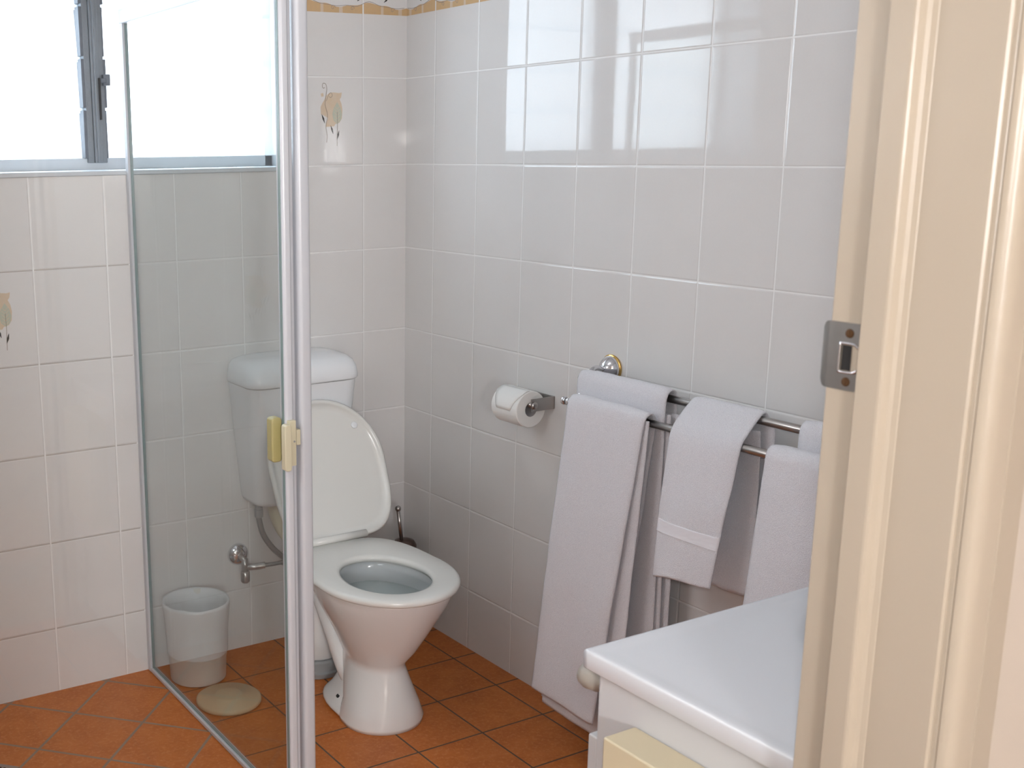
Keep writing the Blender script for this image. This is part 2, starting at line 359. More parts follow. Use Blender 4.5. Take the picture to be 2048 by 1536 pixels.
# ---------------------------------------------------------------- window
win = bpy.data.objects.new('window_1', None); win.location = ((WX0 + WX1) / 2, WY, WZ0); C.objects.link(win); struct(win)
struct(obj('trim_1', B(((WX0 - .001, -.006, WZ0 - .012), (WX1 + .001, WY - .02, WZ0 + .001))), M['walu'], bevel=.003))
struct(obj('trim_2', B(((WX0 + .0005, 0.002, WZ0 + .001), (WX0 + .004, WY - .02, WZ1 - .004)), ((WX1 - .004, 0.002, WZ0 + .001), (WX1 - .0005, WY - .02, WZ1 - .004)), ((WX0, 0.002, WZ1 - .004), (WX1, WY - .02, WZ1 - .0005))), M['walu']))
FY0, FY1 = WY - .02, WY + .05
obj('window_frame', B(((WX0, FY0, WZ0 + .001), (WX1, FY1, WZ0 + .033)), ((WX0, FY0, WZ1 - .03), (WX1, FY1, WZ1)), ((WX0, FY0, WZ0), (WX0 + .02, FY1, WZ1)), ((WX1 - .028, FY0, WZ0), (WX1, FY1, WZ1))), M['walu'], win, bevel=.002)
mx = -.921
bm = B(((mx - .030, FY0 - .012, WZ0 + .02), (mx - .012, FY1, WZ1 - .03)), ((mx - .012, FY0 - .018, WZ0 + .02), (mx + .012, FY1, WZ1 - .03)), ((mx + .012, FY0 - .010, WZ0 + .02), (mx + .026, FY1, WZ1 - .03)), ((mx - .005, FY0 - .023, WZ0 + .02), (mx + .002, FY0, WZ1 - .03)))
obj('mullion', bm, M['alu'], win, bevel=.002)
NB = 4; pitch = .135
for i in range(NB + 1):
    z = WZ0 + .03 + i * pitch
    if z + .02 > WZ1: break
    bm = bmesh.new()
    box(bm, (mx - .038, FY0 - .012, z + .002), (mx - .028, FY0 + .03, z + .130)); box(bm, (mx + .024, FY0 - .010, z + .002), (mx + .0295 + .003 * (i % 2), FY0 + .03, z + .130))
    for w in bm.verts: w.co.x += .0015 * noise.noise(w.co * 40)
    obj('louvre_clip', bm, M['alud'], win, bevel=.002)
lv = B(((mx + .018, FY0 - .028, WZ0 + .225), (mx + .038, FY0 - .012, WZ0 + .255)), ((mx + .012, FY0 - .030, WZ0 + .232), (mx + .026, FY0 - .022, WZ0 + .244)))
lo = obj('louvre_lever', lv, M['alud'], win, bevel=.002)
obj('lever_slot', B(((mx + .006, FY0 - .0235, WZ0 + .135), (mx + .011, FY0 - .017, WZ0 + .245))), M['dark'], lo)
for (a, b) in ((WX0 + .02, mx - .028), (mx + .026, WX1 - .026)):
    for i in range(NB):
        z = WZ0 + .018 + i * pitch; h = .150 if i < NB - 1 else .14
        bm = bmesh.new(); d = .006
        loft(bm, [[(x, WY - .006 + k, z), (x, WY - .0005 + k, z), (x, WY + .0125 + k, z + h), (x, WY + .007 + k, z + h)] for x in (a, b) for k in (0.0,)])
        obj('louvre_blade', bm, M['frost'], win)

# ---------------------------------------------------------------- door frame at the right
dr = bpy.data.objects.new('door_1', None); dr.location = (-.99, YF - .07, 0); C.objects.link(dr); struct(dr, 'cream painted door frame with a steel strike plate')
JX = -1.0
prof = [(-.98, YF), (JX + .002, YF), (JX, YF - .002), (JX, YF - .142), (JX + .002, YF - .144), (-.98, YF - .144)]
obj('jamb', prism_xy(bmesh.new(), prof, 0, DZ), M['cream'], dr, smooth=False)
prof = [(JX + .001, YF - .0420), (JX - .0125, YF - .0420), (JX - .0135, YF - .0430), (JX - .0135, YF - .0655), (JX - .0130, YF - .0675), (JX - .0115, YF - .0695), (JX - .0085, YF - .0710), (JX - .0050, YF - .0725), (JX - .0025, YF - .0755), (JX - .0008, YF - .0800), (JX + .001, YF - .0820)]
o = obj('door_stop', prism_xy(bmesh.new(), prof, 0, DZ), M['cream'], dr)
for f in o.data.polygons: f.use_smooth = False
o.data.polygons
# architrave on the hall side with a rounded front arris
AY = YF - .144
prof = [(JX + .004, AY + .001), (JX + .004, AY - .004), (JX + .0055, AY - .0055)]
for i in range(9):
    t = pi / 2 * i / 8; prof.append((JX + .003 + .016 * (1 - cos(t)), AY - .007 - .013 * sin(t)))
prof += [(JX + .034, AY - .0205), (JX + .0345, AY - .0192), (JX + .0358, AY - .0192), (JX + .0363, AY - .0205), (JX + .070, AY - .018), (JX + .074, AY - .013), (JX + .074, AY + .001)]
o = obj('architrave', prism_xy(bmesh.new(), prof, 0, DZ + .05), M['cream'], dr)
for f in o.data.polygons: f.use_smooth = abs(f.normal.z) < .5
m_ = o.modifiers.new('es', 'EDGE_SPLIT'); m_.split_angle = radians(28)
for (a0, a1, nm) in ((DX0 + .02, DX1 + .02, 'head_jamb'),): obj(nm, B(((DX0, YF - .144, DZ - .02), (DX1, YF, DZ))), M['cream'], dr)
obj('jamb', B(((DX0, YF - .144, 0), (DX0 + .02, YF, DZ - .02))), M['cream'], dr)
# strike plate: (y, z) grid with a latch hole and a curled lip
pzb, pzt = 1.2485, 1.3145
ys = [YF - .0415, YF - .0352, YF - .034, YF - .030, YF - .025, YF - .020, YF - .0155, YF - .0145, YF - .006, YF - .001, YF + .003, YF + .006, YF + .009]
def lipx(y):
    e = max(0, y - (YF - .003)); return JX - .0016 + e * e * 38
def hole(y):
    if y > YF - .0150: return None
    t = (y - (YF - .0352)) / .0202; r = .0145 - max(0, .35 - t) * .012
    return (1.2805 - r, 1.2805 + r)
bm = bmesh.new()
def col(y, lift=0):
    e = max(0, (y - (YF + .000)) / .009); cut = .007 * e * e
    h = hole(y); return [pzb + cut, h[0] if h else 1.2665, h[1] if h else 1.2945, pzt - cut]
for i in range(len(ys) - 1):
    ya, yb = ys[i], ys[i + 1]; ca, cb = col(ya), col(yb)
    hol = hole(ya) is not None and hole(yb) is not None
    if hole(ya) and not hole(yb): cb = cb[:]
    for k in range(3):
        if k == 1 and hol: continue
        vs = []
        for th in (0, .0016):
            vs += [bm.verts.new((lipx(ya) + th, ya, ca[k])), bm.verts.new((lipx(yb) + th, yb, cb[k])), bm.verts.new((lipx(yb) + th, yb, cb[k + 1])), bm.verts.new((lipx(ya) + th, ya, ca[k + 1]))]
        for f in ((0, 1, 2, 3), (7, 6, 5, 4), (0, 4, 5, 1), (1, 5, 6, 2), (2, 6, 7, 3), (3, 7, 4, 0)): bm.faces.new([vs[j] for j in f])
bmesh.ops.remove_doubles(bm, verts=bm.verts[:], dist=1e-5)
sp_ = obj('strike_plate', bm, M['plate'], dr, smooth=False); sp_['label'] = 'worn steel strike plate with a latch hole'
for zz, yy in ((1.3045, YF - .0235), (1.2570, YF - .0235)):
    bm = bmesh.new(); lathe(bm, (JX - .0015, yy, zz), (-1, 0, 0), [(0, .0046), (.0009, .0042), (.0012, .003)], 20)
    box(bm, (JX - .0031, yy - .0007, zz - .0035), (JX - .0027, yy + .0007, zz + .0035)); obj('screw', bm, M['rust'], sp_)
bm = bmesh.new(); pts = [(YF - .0350, -.0105), (YF - .030, -.0138), (YF - .0165, -.0140), (YF - .0150, -.0125), (YF - .0150, .0125), (YF - .0165, .0140), (YF - .030, .0138), (YF - .0350, .0105)]
stk = cat([(-.0022 + JX, a, 1.2805 + b) for a, b in pts], 3)
tube(bm, stk, .0013, 8); obj('latch_hole_rim', bm, M['chrome'], sp_, smooth=True)
obj('latch_recess', B(((JX - .0009, YF - .0265, 1.268), (JX - .0006, YF - .0165, 1.2925))), M['dark'], sp_)

# ---------------------------------------------------------------- shower enclosure
PX, PY0, PY1, PT = -.887, -.9475, -.914, 1.845
sh = thing('shower_enclosure', 'white framed glass shower enclosure around the corner under the window', 'shower', (PX, -.93, 0))
obj('wall_channel', B(((PX - .010, -.022, .001), (PX + .006, -.001, PT))), M['wframe'], sh, bevel=.002)
obj('bottom_rail', B(((PX - .010, PY1, .001), (PX + .010, -.022, .014))), M['wframe'], sh, bevel=.003)
obj('top_rail', B(((PX - .012, PY1, PT - .036), (PX + .012, -.001, PT))), M['wframe'], sh, bevel=.003)
g = obj('glass_panel', B(((PX - .0025, PY1, .012), (PX + .0025, -.020, PT - .034))), M['clear2'], sh)
obj('panel_seal', B(((PX - .0035, -.0245, .014), (PX + .0035, -.021, PT - .036)), ((PX - .0035, PY1, .0125), (PX + .0035, -.024, .016))), M['edge'], sh)
bm = bmesh.new()
r = .008; pr = []
for cx, cy, a0 in ((-.889 + r, PY0 + r, 180), (-.861 - r, PY0 + r, 270), (-.861 - r, PY1 - r, 0), (-.889 + r, PY1 - r, 90)):
    for k in range(5): t = radians(a0 + k * 22.5); pr.append((cx + r * cos(t), cy + r * sin(t)))
prism_xy(bm, pr, 0.001, PT); obj('corner_post', bm, M['wframe'], sh, smooth=True).modifiers.new('es', 'EDGE_SPLIT').split_angle = radians(40)
obj('front_rail', B(((XL + .001, -.945, PT - .036), (-.891, -.917, PT)), ((XL + .001, -.945, .001), (-.891, -.917, .022)), ((XL + .001, -.945, .022), (XL + .02, -.917, PT - .036))), M['wframe'], sh, bevel=.003)
# door: stile, glass, rails
bm = bmesh.new(); sx0, sx1, sy0, sy1 = -.9225, -.8935, -.944, -.920
prism_xy(bm, [(sx0, sy1), (sx0, sy0 + .004), (sx0 + .003, sy0 + .001), (sx0 + .007, sy0), (sx0 + .015, sy0), (sx0 + .0175, sy0 + .002), (sx0 + .019, sy0 + .007), (sx0 + .021, sy0 + .011), (sx1, sy0 + .012), (sx1, sy1)], .026, PT - .04)
for a, b in (((XL + .022, sy0, .026), (sx0, sy1, .056)), ((XL + .022, sy0, PT - .07), (sx0, sy1, PT - .04)), ((XL + .022, sy0, .056), (XL + .047, sy1, PT - .07))): box(bm, a, b)
dd = obj('shower_door', bm, M['wframe'], sh, bevel=.001)
obj('door_glass', B(((XL + .045, -.934, .054), (sx0 + .002, -.930, PT - .068))), M['clear1'], dd)
obj('door_seal', B(((sx0 - .0010, -.9365, .056), (sx0 + .0005, -.9275, PT - .07))), M['edge'], dd)
def rbox(bm, x0, x1, z0, z1, y0, y1, r):                  # plate rounded in the x-z plane
    pr = []
    for cx, cz, a0 in ((x0 + r, z0 + r, 180), (x1 - r, z0 + r, 270), (x1 - r, z1 - r, 0), (x0 + r, z1 - r, 90)):
        for k in range(5): t = radians(a0 + k * 22.5); pr.append((cx + r * cos(t), cz + r * sin(t)))
    loft(bm, [[(x, y0, z) for x, z in pr], [(x, y1, z) for x, z in pr]])
bm = bmesh.new(); rbox(bm, -.9345, -.919, .840, .938, -.962, -.944, .006); rbox(bm, -.920, -.904, .848, .944, -.954, -.932, .002)
hd = obj('handle', bm, M['ivory'], dd, bevel=.0025)
hd['label'] = 'cream plastic handle on the stile'
bm = bmesh.new(); lathe(bm, (-.909, -.9545, .9), (0, -1, 0), [(0, .0022), (.0008, .002)], 12)
obj('handle_screw', bm, M['grey'], dd)
bm = bmesh.new(); rbox(bm, -.948, -.9235, .853, .948, -.929, -.904, .008); o = obj('inside_grip', bm, M['ivoryd'], dd, bevel=.004)
o['label'] = 'yellowed inner grip behind the glass'
bm = bmesh.new(); rbox(bm, -.902, -.8925, .890, .923, -.9505, -.934, .002); obj('catch', bm, M['ivory'], dd, bevel=.001)

# ---------------------------------------------------------------- floor drain
dn = thing('floor_drain', 'grey metal floor drain grate in the shower floor at the far left', 'drain', (-1.44, -.35, 0))
bm = bmesh.new(); Rz = Matrix.Rotation(radians(45), 4, 'Z')
box(bm, (-.055, -.055, .0), (.055, .055, .003)); bmesh.ops.transform(bm, matrix=Matrix.Translation((-1.455, -.36, .0005)) @ Rz, verts=bm.verts[:]); obj('drain_plate', bm, M['steel'], dn, bevel=.001)
bm = bmesh.new()
for k in range(-3, 4): box(bm, (-.040, k * .012 - .003, .003), (.040, k * .012 + .003, .0038))
bmesh.ops.transform(bm, matrix=Matrix.Translation((-1.455, -.36, .0005)) @ Rz, verts=bm.verts[:]); obj('drain_slots', bm, M['dark'], dn)

# ---------------------------------------------------------------- toilet
TX = -.458
to = thing('toilet', 'white two-piece toilet with raised lid in the corner by the tiled side wall', 'toilet', (TX, -.45, 0))
def egg(yb, yf, hw, z, n=48, cx=TX, back=.75, wy=.40, nip=.13):
    """egg outline: back edge y=yb, front tip y=yf, widest at fraction wy of the way from the front"""
    yc = yf + (yb - yf) * wy; pts = []
    for k in range(n):
        t = 2 * pi * k / n; s, c_ = sin(t), cos(t)
        if s < 0:   # front half
            pts.append((cx + hw * c_, yc + (yc - yf) * s, z))
        else:
            e = 2 / (2 + 1.6 * back)
            x = hw * (abs(c_) ** e) * (1 if c_ >= 0 else -1) * (1 - nip * s); pts.append((cx + x, yc + (yb - yc) * (s ** e), z))
    return pts
# pan: outer body loft from the floor to the rim, inner bowl
bm = bmesh.new()
secs = [(0.000, -.485, -.688, .110, .50, .9), (.012, -.485, -.690, .112, .50, .9), (.05, -.490, -.682, .098, .49, .8), (.11, -.460, -.664, .079, .47, .7), (.148, -.437, -.652, .069, .45, .5), (.160, -.436, -.650, .068, .45, .5), (.175, -.430, -.660, .074, .45, .4),
        (.21, -.420, -.690, .093, .45, .3), (.26, -.40, -.722, .118, .45, .3), (.31, -.375, -.752, .143, .45, .4), (.355, -.355, -.778, .163, .43, .5), (.385, -.34, -.792, .171, .43, .6), (.398, -.335, -.795, .172, .43, .6)]
rings = [egg(b, f, hw, z, back=bk, wy=wy) for z, b, f, hw, wy, bk in secs]
rings.append(egg(-.345, -.785, .162, .400, wy=.43, back=.6))
Rr = loft(bm, rings, True, False)
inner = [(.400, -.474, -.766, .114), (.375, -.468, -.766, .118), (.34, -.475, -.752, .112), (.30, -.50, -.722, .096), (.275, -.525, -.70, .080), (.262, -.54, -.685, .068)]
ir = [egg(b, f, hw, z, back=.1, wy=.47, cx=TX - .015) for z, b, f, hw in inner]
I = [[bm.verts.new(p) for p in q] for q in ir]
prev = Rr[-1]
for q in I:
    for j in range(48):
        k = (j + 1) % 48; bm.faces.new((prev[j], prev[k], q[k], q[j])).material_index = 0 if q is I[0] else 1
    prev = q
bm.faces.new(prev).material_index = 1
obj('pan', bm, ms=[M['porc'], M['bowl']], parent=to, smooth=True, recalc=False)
bm = bmesh.new(); loft(bm, [egg(-.478, -.752, .1125, .348, back=.1, wy=.47, cx=TX - .015), egg(-.478, -.752, .1125, .3485, back=.1, wy=.47, cx=TX - .015)]); obj('bowl_water', bm, M['water'], to)
# foot plate, rear trap casting and down pipe
bm = bmesh.new()
fp = [(-.535, -.658), (-.553, -.610), (-.561, -.53), (-.556, -.46), (-.533, -.405), (-.508, -.378), (-.478, -.370), (-.43, -.370), (-.395, -.39), (-.37, -.43), (-.352, -.50), (-.350, -.60), (-.40, -.66), (-.49, -.678)]
cxm, cym = TX, -.50
fp = [(TX + (x - TX) * 1.06, -.53 + (y + .53) * 1.07) for x, y in fp]
loft(bm, [[(x, y, 0) for x, y in fp], [(x, y, .012) for x, y in fp], [(cxm + (x - cxm) * .93, cym + (y - cym) * .94, .024) for x, y in fp], [(cxm + (x - cxm) * .76, cym + (y - cym) * .80, .040) for x, y in fp], [(cxm + (x - cxm) * .54, cym + (y - cym) * .60, .09) for x, y in fp], [(cxm + (x - cxm) * .42, cym + (y - cym) * .5, .13) for x, y in fp]])
o = obj('foot', bm, M['porc'], to, smooth=True); subsurf(o, 1)
bm = bmesh.new()
tp = cat([(-.475, -.52, .03), (-.488, -.492, .070), (-.497, -.464, .112), (-.499, -.420, .175), (-.497, -.362, .243), (-.490, -.318, .280), (-.478, -.278, .290), (-.466, -.248, .255)], 5)
tube(bm, tp, [.030 + .012 * max(0, (i / len(tp) - .45)) for i in range(len(tp))], 24)
obj('trapway', bm, M['porc'], to, smooth=True)
bm = bmesh.new(); lathe(bm, (-.462, -.238, .0), (0, 0, 1), [(.05, .062), (.055, .068), (.12, .070), (.19, .066), (.25, .056), (.27, .04)], 32); obj('pan_connector', bm, M['porc'], to, smooth=True)
bm = bmesh.new(); lathe(bm, (-.462, -.238, .0), (0, 0, 1), [(.001, .082), (.016, .085), (.020, .079), (.046, .078), (.052, .073), (.053, .06)], 40); o = obj('floor_collar', bm, M['grey'], to, bevel=.001); o['label'] = 'grey rubber collar at the floor'
bm = bmesh.new(); lathe(bm, (-.5305, -.495, .023), (-.45, 0, .9), [(0, .0065), (.0225, .0065)], 16); obj('bolt_hole', bm, M['dark'], to)
# seat ring
def ring_loft(bm, outs, ins, mi=0):
    n = len(outs[0]); allr = [[bm.verts.new(p) for p in r] for r in outs + ins]
    for i in range(len(allr)):
        a, b = allr[i], allr[(i + 1) % len(allr)]
        for j in range(n): k = (j + 1) % n; bm.faces.new((a[j], a[k], b[k], b[j])).material_index = mi
bm = bmesh.new(); e = lambda d, z: egg(-.345 - d, -.822 + d, .184 - d, z, back=1.5, wy=.44, cx=TX - .010)
h_ = lambda d, z: egg(-.484 + d, -.760 - d, .110 + d, z, back=.15, wy=.47, cx=TX - .017)
ring_loft(bm, [e(.004, .402), e(0, .406), e(0, .413), e(.003, .418), e(.010, .421)], [h_(.012, .421), h_(.003, .418), h_(0, .412), h_(.002, .403)])
obj('seat', bm, M['seat'], to, smooth=True)
# lid, raised: built flat then tilted back about the hinge
bm = bmesh.new(); L = lambda d, z: egg(-.0 - d, -.402 + d, .186 - d, z, cx=0, back=1.7, wy=.46, nip=.10)
loft(bm, [L(.004, 0), L(0, .003), L(0, .010), L(.003, .013), L(.012, .015)], False, True)
loft(bm, [L(.004, 0), L(.012, -.001), L(.014, .006), L(.03, .008)], False, True)
HY, HZ, ang = -.350, .424, radians(-114.5)
Mt = Matrix.Translation((TX + .030, HY, HZ)) @ Matrix.Rotation(ang, 4, 'X')
bmesh.ops.remove_doubles(bm, verts=bm.verts[:], dist=1e-6)
bmesh.ops.transform(bm, matrix=Mt, verts=bm.verts[:]); o = obj('lid', bm, M['seat'], to, smooth=True)
for sx in (-1, 1):
    bm = bmesh.new(); lathe(bm, (0, 0, 0), (0, 0, -1), [(0, .010), (.003, .010), (.005, .008)], 16)
    bmesh.ops.transform(bm, matrix=Mt @ Matrix.Translation((sx * .112, -.315, .008)), verts=bm.verts[:]); obj('buffer', bm, M['cist'], o, smooth=True)
bm = bmesh.new(); tube(bm, [(TX - .10, HY + .004, .428), (TX + .10, HY + .004, .428)], .011, 16); obj('hinge', bm, M['seat'], to, smooth=True)
# cistern
def rrect(x0, x1, y0, y1, r, z, n=6):
    pr = []
    for cx, cy, a0 in ((x0 + r, y0 + r, 180), (x1 - r, y0 + r, 270), (x1 - .012, y1 - .012, 0), (x0 + .012, y1 - .012, 90)):
        rr = r if a0 in (180, 270) else .012
        for k in range(n): t = radians(a0 + k * 90 / (n - 1)); pr.append((cx + rr * cos(t), cy + rr * sin(t), z))
    return pr
CX = -.441
def cs(hw, d, z, r=.045): return rrect(CX - hw, CX + hw, -d, -.002, r, z)
bm = bmesh.new(); loft(bm, [cs(.130, .122, .474), cs(.138, .132, .477), cs(.143, .138, .49), cs(.154, .150, .60), cs(.166, .162, .72), cs(.175, .170, .832)])
tk = obj('cistern_tank', bm, M['cist'], to, smooth=True); tk.modifiers.new('es', 'EDGE_SPLIT').split_angle = radians(50)
obj('lid_gap', (lambda b: (loft(b, [cs(.172, .167, .832), cs(.172, .167, .8345)]), b)[1])(bmesh.new()), M['grey'], tk)
bm = bmesh.new(); loft(bm, [cs(.178, .174, .8345), cs(.180, .176, .838), cs(.180, .176, .850), cs(.178, .172, .868), cs(.173, .160, .886), cs(.162, .138, .898), cs(.135, .110, .905, .04), cs(.09, .07, .908, .03)])
cl = obj('cistern_lid', bm, M['cist'], to, smooth=True)
bm = bmesh.new(); lathe(bm, (CX, -.075, .907), (0, 0, 1), [(0, .022), (.003, .022), (.004, .019)], 32); obj('flush_button', bm, M['chrome'], cl, smooth=True)
bm = bmesh.new(); tube(bm, cat([(CX - .055, -.075, .480), (CX - .058, -.085, .44), (CX - .045, -.115, .39), (CX - .02, -.17, .355), (CX - .005, -.25, .345), (CX, -.345, .345)], 6), .030, 24)
o = obj('flush_pipe', bm, M['ivory'], to, smooth=True); o['label'] = 'yellowed flush pipe elbow below the cistern'

# ---------------------------------------------------------------- inlet valve and hose
iv = thing('inlet_valve', 'chrome wall stop valve with a braided hose left of the toilet', 'valve', (-.589, -.03, .29))
bm = bmesh.new(); lathe(bm, (-.597, -.001, .303), (0, -1, 0), [(0, .034), (.004, .034), (.012, .030), (.018, .021), (.022, .011)], 32); obj('wall_flange', bm, M['chrome'], iv, smooth=True)
bm = bmesh.new(); tube(bm, [(-.597, -.018, .303), (-.597, -.052, .296)], .009, 16); tube(bm, [(-.597, -.050, .302), (-.597, -.050, .262)], .010, 16); tube(bm, [(-.597, -.050, .276), (-.552, -.055, .272), (-.545, -.056, .272)], .010, 16); obj('valve_body', bm, M['steel'], iv, smooth=True)
bm = bmesh.new(); lathe(bm, (-.597, -.050, .264), (0, 0, -1), [(0, .011), (.003, .014), (.030, .014), (.036, .010)], 12); obj('valve_tap', bm, M['steel'], iv, smooth=True)
obj('supply_pipe', tube(bmesh.new(), cat([(-.560, -.058, .276), (-.537, -.072, .279), (-.500, -.078, .280), (-.470, -.080, .284)], 5), .0062, 12), M['hose'], iv, smooth=True)
obj('pipe_fitting', tube(bmesh.new(), [(-.480, -.080, .272), (-.476, -.080, .312)], .0105, 12), M['steel'], iv)
obj('hose', tube(bmesh.new(), cat([(-.477, -.080, .292), (-.495, -.080, .306), (-.522, -.080, .335), (-.549, -.080, .378), (-.561, -.080, .424), (-.562, -.080, .446)], 6), .0085, 14), M['hose'], iv, smooth=True)
bm = bmesh.new(); lathe(bm, (-.562, -.080, .434), (0, 0, 1), [(0, .009), (.002, .0125), (.024, .0125), (.026, .011), (.039, .011)], 12); obj('hose_nut', bm, M['grey'], iv)
obj('hose_nut', tube(bmesh.new(), [(-.566, -.056, .275), (-.540, -.070, .279)], .010, 12), M['steel'], iv)

# ---------------------------------------------------------------- toilet brush in the corner
tb = thing('toilet_brush', 'dark metal toilet brush in its holder in the corner behind the toilet', 'brush', (-.078, -.112, 0))
bm = bmesh.new(); lathe(bm, (-.072, -.112, 0), (0, 0, 1), [(0.001, .050), (.01, .050), (.02, .040), (.25, .038), (.272, .038), (.285, .030), (.291, .012)], 32); obj('holder', bm, M['bronze'], tb, smooth=True)
bm = bmesh.new(); tube(bm, [(-.082, -.112, .28), (-.098, -.115, .388)], .0058, 12); obj('handle', bm, M['steel'], tb, smooth=True)
bm = bmesh.new(); ball(bm, (-.0985, -.115, .394), .0095, 20); obj('knob', bm, M['steel'], tb, smooth=True)

# ---------------------------------------------------------------- waste bin and its lid
bn = thing('waste_bin', 'small off-white plastic waste bin standing open behind the shower glass', 'bin', (-.787, -.118, 0))
BX, BY = -.787, -.118
bm = bmesh.new()
lathe(bm, (BX, BY, 0), (0, 0, 1), [(.001, .074), (.006, .080), (.07, .0825), (.072, .084), (.15, .0865), (.225, .0905), (.231, .093), (.235, .0925), (.235, .089), (.225, .0865), (.02, .077)], 48, True, True); obj('bin_body', bm, M['bin'], bn, smooth=True).modifiers.new('es', 'EDGE_SPLIT').split_angle = radians(40)
bm = bmesh.new(); n = 72; rings = []
for h, rr, am in ((.085, .0865, .002), (.16, .0895, .003), (.211, .0942, .0035), (.229, .0965, .002), (.2385, .0955, .003), (.237, .089, .003), (.22, .084, .004), (.17, .076, .008), (.10, .064, .010), (.06, .04, .006)):
    rings.append([(BX + (rr + am * noise.noise(Vector((cos(k * 2 * pi / n) * 3, sin(k * 2 * pi / n) * 3, h * 14)))) * cos(k * 2 * pi / n), BY + (rr + am * noise.noise(Vector((cos(k * 2 * pi / n) * 3, sin(k * 2 * pi / n) * 3, h * 14)))) * sin(k * 2 * pi / n), h + am * .9 * noise.noise(Vector((cos(k * 2 * pi / n) * 2, sin(k * 2 * pi / n) * 2, 5)))) for k in range(n)])
loft(bm, rings, False, True); obj('bin_liner', bm, M['liner'], bn, smooth=True)
bm = bmesh.new(); lathe(bm, (-.777, -.303, 0), (0, 0, 1), [(.001, .086), (.006, .090), (.013, .0895), (.0165, .084), (.0165, .044), (.0225, .040), (.0245, .034), (.0248, .01)], 56)
tag(obj('bin_lid', bm, M['lidp'], None, smooth=True), 'round cream bin lid lying on the floor tiles in front of the waste bin', 'lid')

# ---------------------------------------------------------------- toilet roll and holder
RX, RZ = -.070, .816
hl = thing('toilet_roll_holder', 'small grey metal toilet roll bracket on the right wall', 'holder', (0, -.70, .84))
bm = bmesh.new()
box(bm, (-.079, -.7045, .812), (-.0015, -.7015, .846)); o = obj('arm', bm, M['steel'], hl, bevel=.001)
obj('back_plate', B(((-.0045, -.7045, .812), (-.001, -.545, .846))), M['steel'], hl, bevel=.001)
bm = bmesh.new(); tube(bm, [(RX, -.7055, .828), (RX, -.60, .828)], .007, 16); lathe(bm, (RX, -.704, .828), (0, -1, 0), [(0, .0105), (.003, .0105), (.006, .0085), (.0075, .004)], 20); obj('spindle', bm, M['steel'], hl, smooth=True)
tr = thing('toilet_roll', 'white toilet paper roll hanging from the wall bracket left of the towels', 'toilet roll', (RX, -.64, RZ))
Y0, Y1, ro, ri = -.693, -.588, .0485, .0195
bm = bmesh.new(); lathe(bm, (RX, Y0, RZ), (0, 1, 0), [(0, ri), (0, ro - .002), (.002, ro), (.05, ro + .0006), (Y1 - Y0 - .002, ro), (Y1 - Y0, ro - .002), (Y1 - Y0, ri), (0, ri)], 64, False, False); obj('paper', bm, M['paper'], tr, smooth=True).modifiers.new('es', 'EDGE_SPLIT').split_angle = radians(40)
bm = bmesh.new(); lathe(bm, (RX, Y0 + .001, RZ), (0, 1, 0), [(0, ri + .0003), (Y1 - Y0 - .002, ri + .0003), (Y1 - Y0 - .002, ri - .001), (0, ri - .001), (0, ri + .0003)], 48, False, False); obj('core', bm, M['card'], tr, smooth=True)
bm = bmesh.new(); sh_pts = []
for k in range(9):
    a = radians(95 + k * 11); sh_pts.append((RX + (ro + .0022) * cos(a), RZ + (ro + .0022) * sin(a)))
rings = []
for x, z in sh_pts:
    w = 1.0
    rings.append((x, z))
la = len(rings)
A = [[bm.verts.new((x, Y0 + .004 + (.0 if i < 5 else (i - 4) * .011 * k / 6), z)) if False else bm.verts.new((x, (Y0 + .002) + (Y1 - Y0 - .004) * (k / 6) * (1 - .09 * max(0, i - 3)) + .0045 * max(0, i - 3), z)) for k in range(7)] for i, (x, z) in enumerate(rings)]
for i in range(la - 1):
    for k in range(6): bm.faces.new((A[i][k], A[i][k + 1], A[i + 1][k + 1], A[i + 1][k]))
o = obj('folded_sheet', bm, M['paper'], tr, smooth=True); sm = o.modifiers.new('s', 'SOLIDIFY'); sm.thickness = .0012

# ---------------------------------------------------------------- towel rail
BR = (-.080, .934); BF = (-.132, .884); r_ = .0088
tl = thing('towel_rail', 'double chrome towel rail fixed along the right wall', 'towel rail', (0, -1.35, .93))
obj('back_bar', tube(bmesh.new(), [(BR[0], -.886, BR[1]), (BR[0], -1.83, BR[1])], r_, 20), M['steel'], tl, smooth=True)
obj('front_bar', tube(bmesh.new(), [(BF[0], -.892, BF[1]), (BF[0], -1.83, BF[1])], r_, 20), M['steel'], tl, smooth=True)
for Yb, sg in ((-.906, 1), (-1.820, -1)):
    bm = bmesh.new(); lathe(bm, (-.001, Yb, .952), (-1, 0, 0), [(0, .034), (.003, .0345), (.005, .033)], 40); rg = bm
    br = obj('bracket', (lambda b: (lathe(b, (-.005, Yb, .952), (-1, 0, 0), [(0, .031), (.004, .0315), (.010, .029), (.018, .023), (.024, .015), (.028, .009)], 40),
        tube(b, cat([(-.030, Yb, .952), (-.055, Yb, .958), (-.080, Yb, .938), (-.088, Yb, .915), (-.098, Yb, .896), (-.115, Yb, .880), (-.132, Yb, .884)], 6), .0065, 14),
        ball(b, (BR[0], Yb, BR[1]), .0105), ball(b, (BF[0], Yb, BF[1]), .0105), b)[-1])(bmesh.new()), M['chrome'], tl, smooth=True)
    obj('brass_ring', rg, M['gold'], br, smooth=True)
    for q in (BR, BF):
        bm = bmesh.new(); tube(bm, [(q[0], Yb, q[1]), (q[0], Yb + sg * .012, q[1])], .005, 12); ball(bm, (q[0], Yb + sg * .017, q[1]), .0105, 20)
        obj('finial', bm, M['chrome'], br, smooth=True)

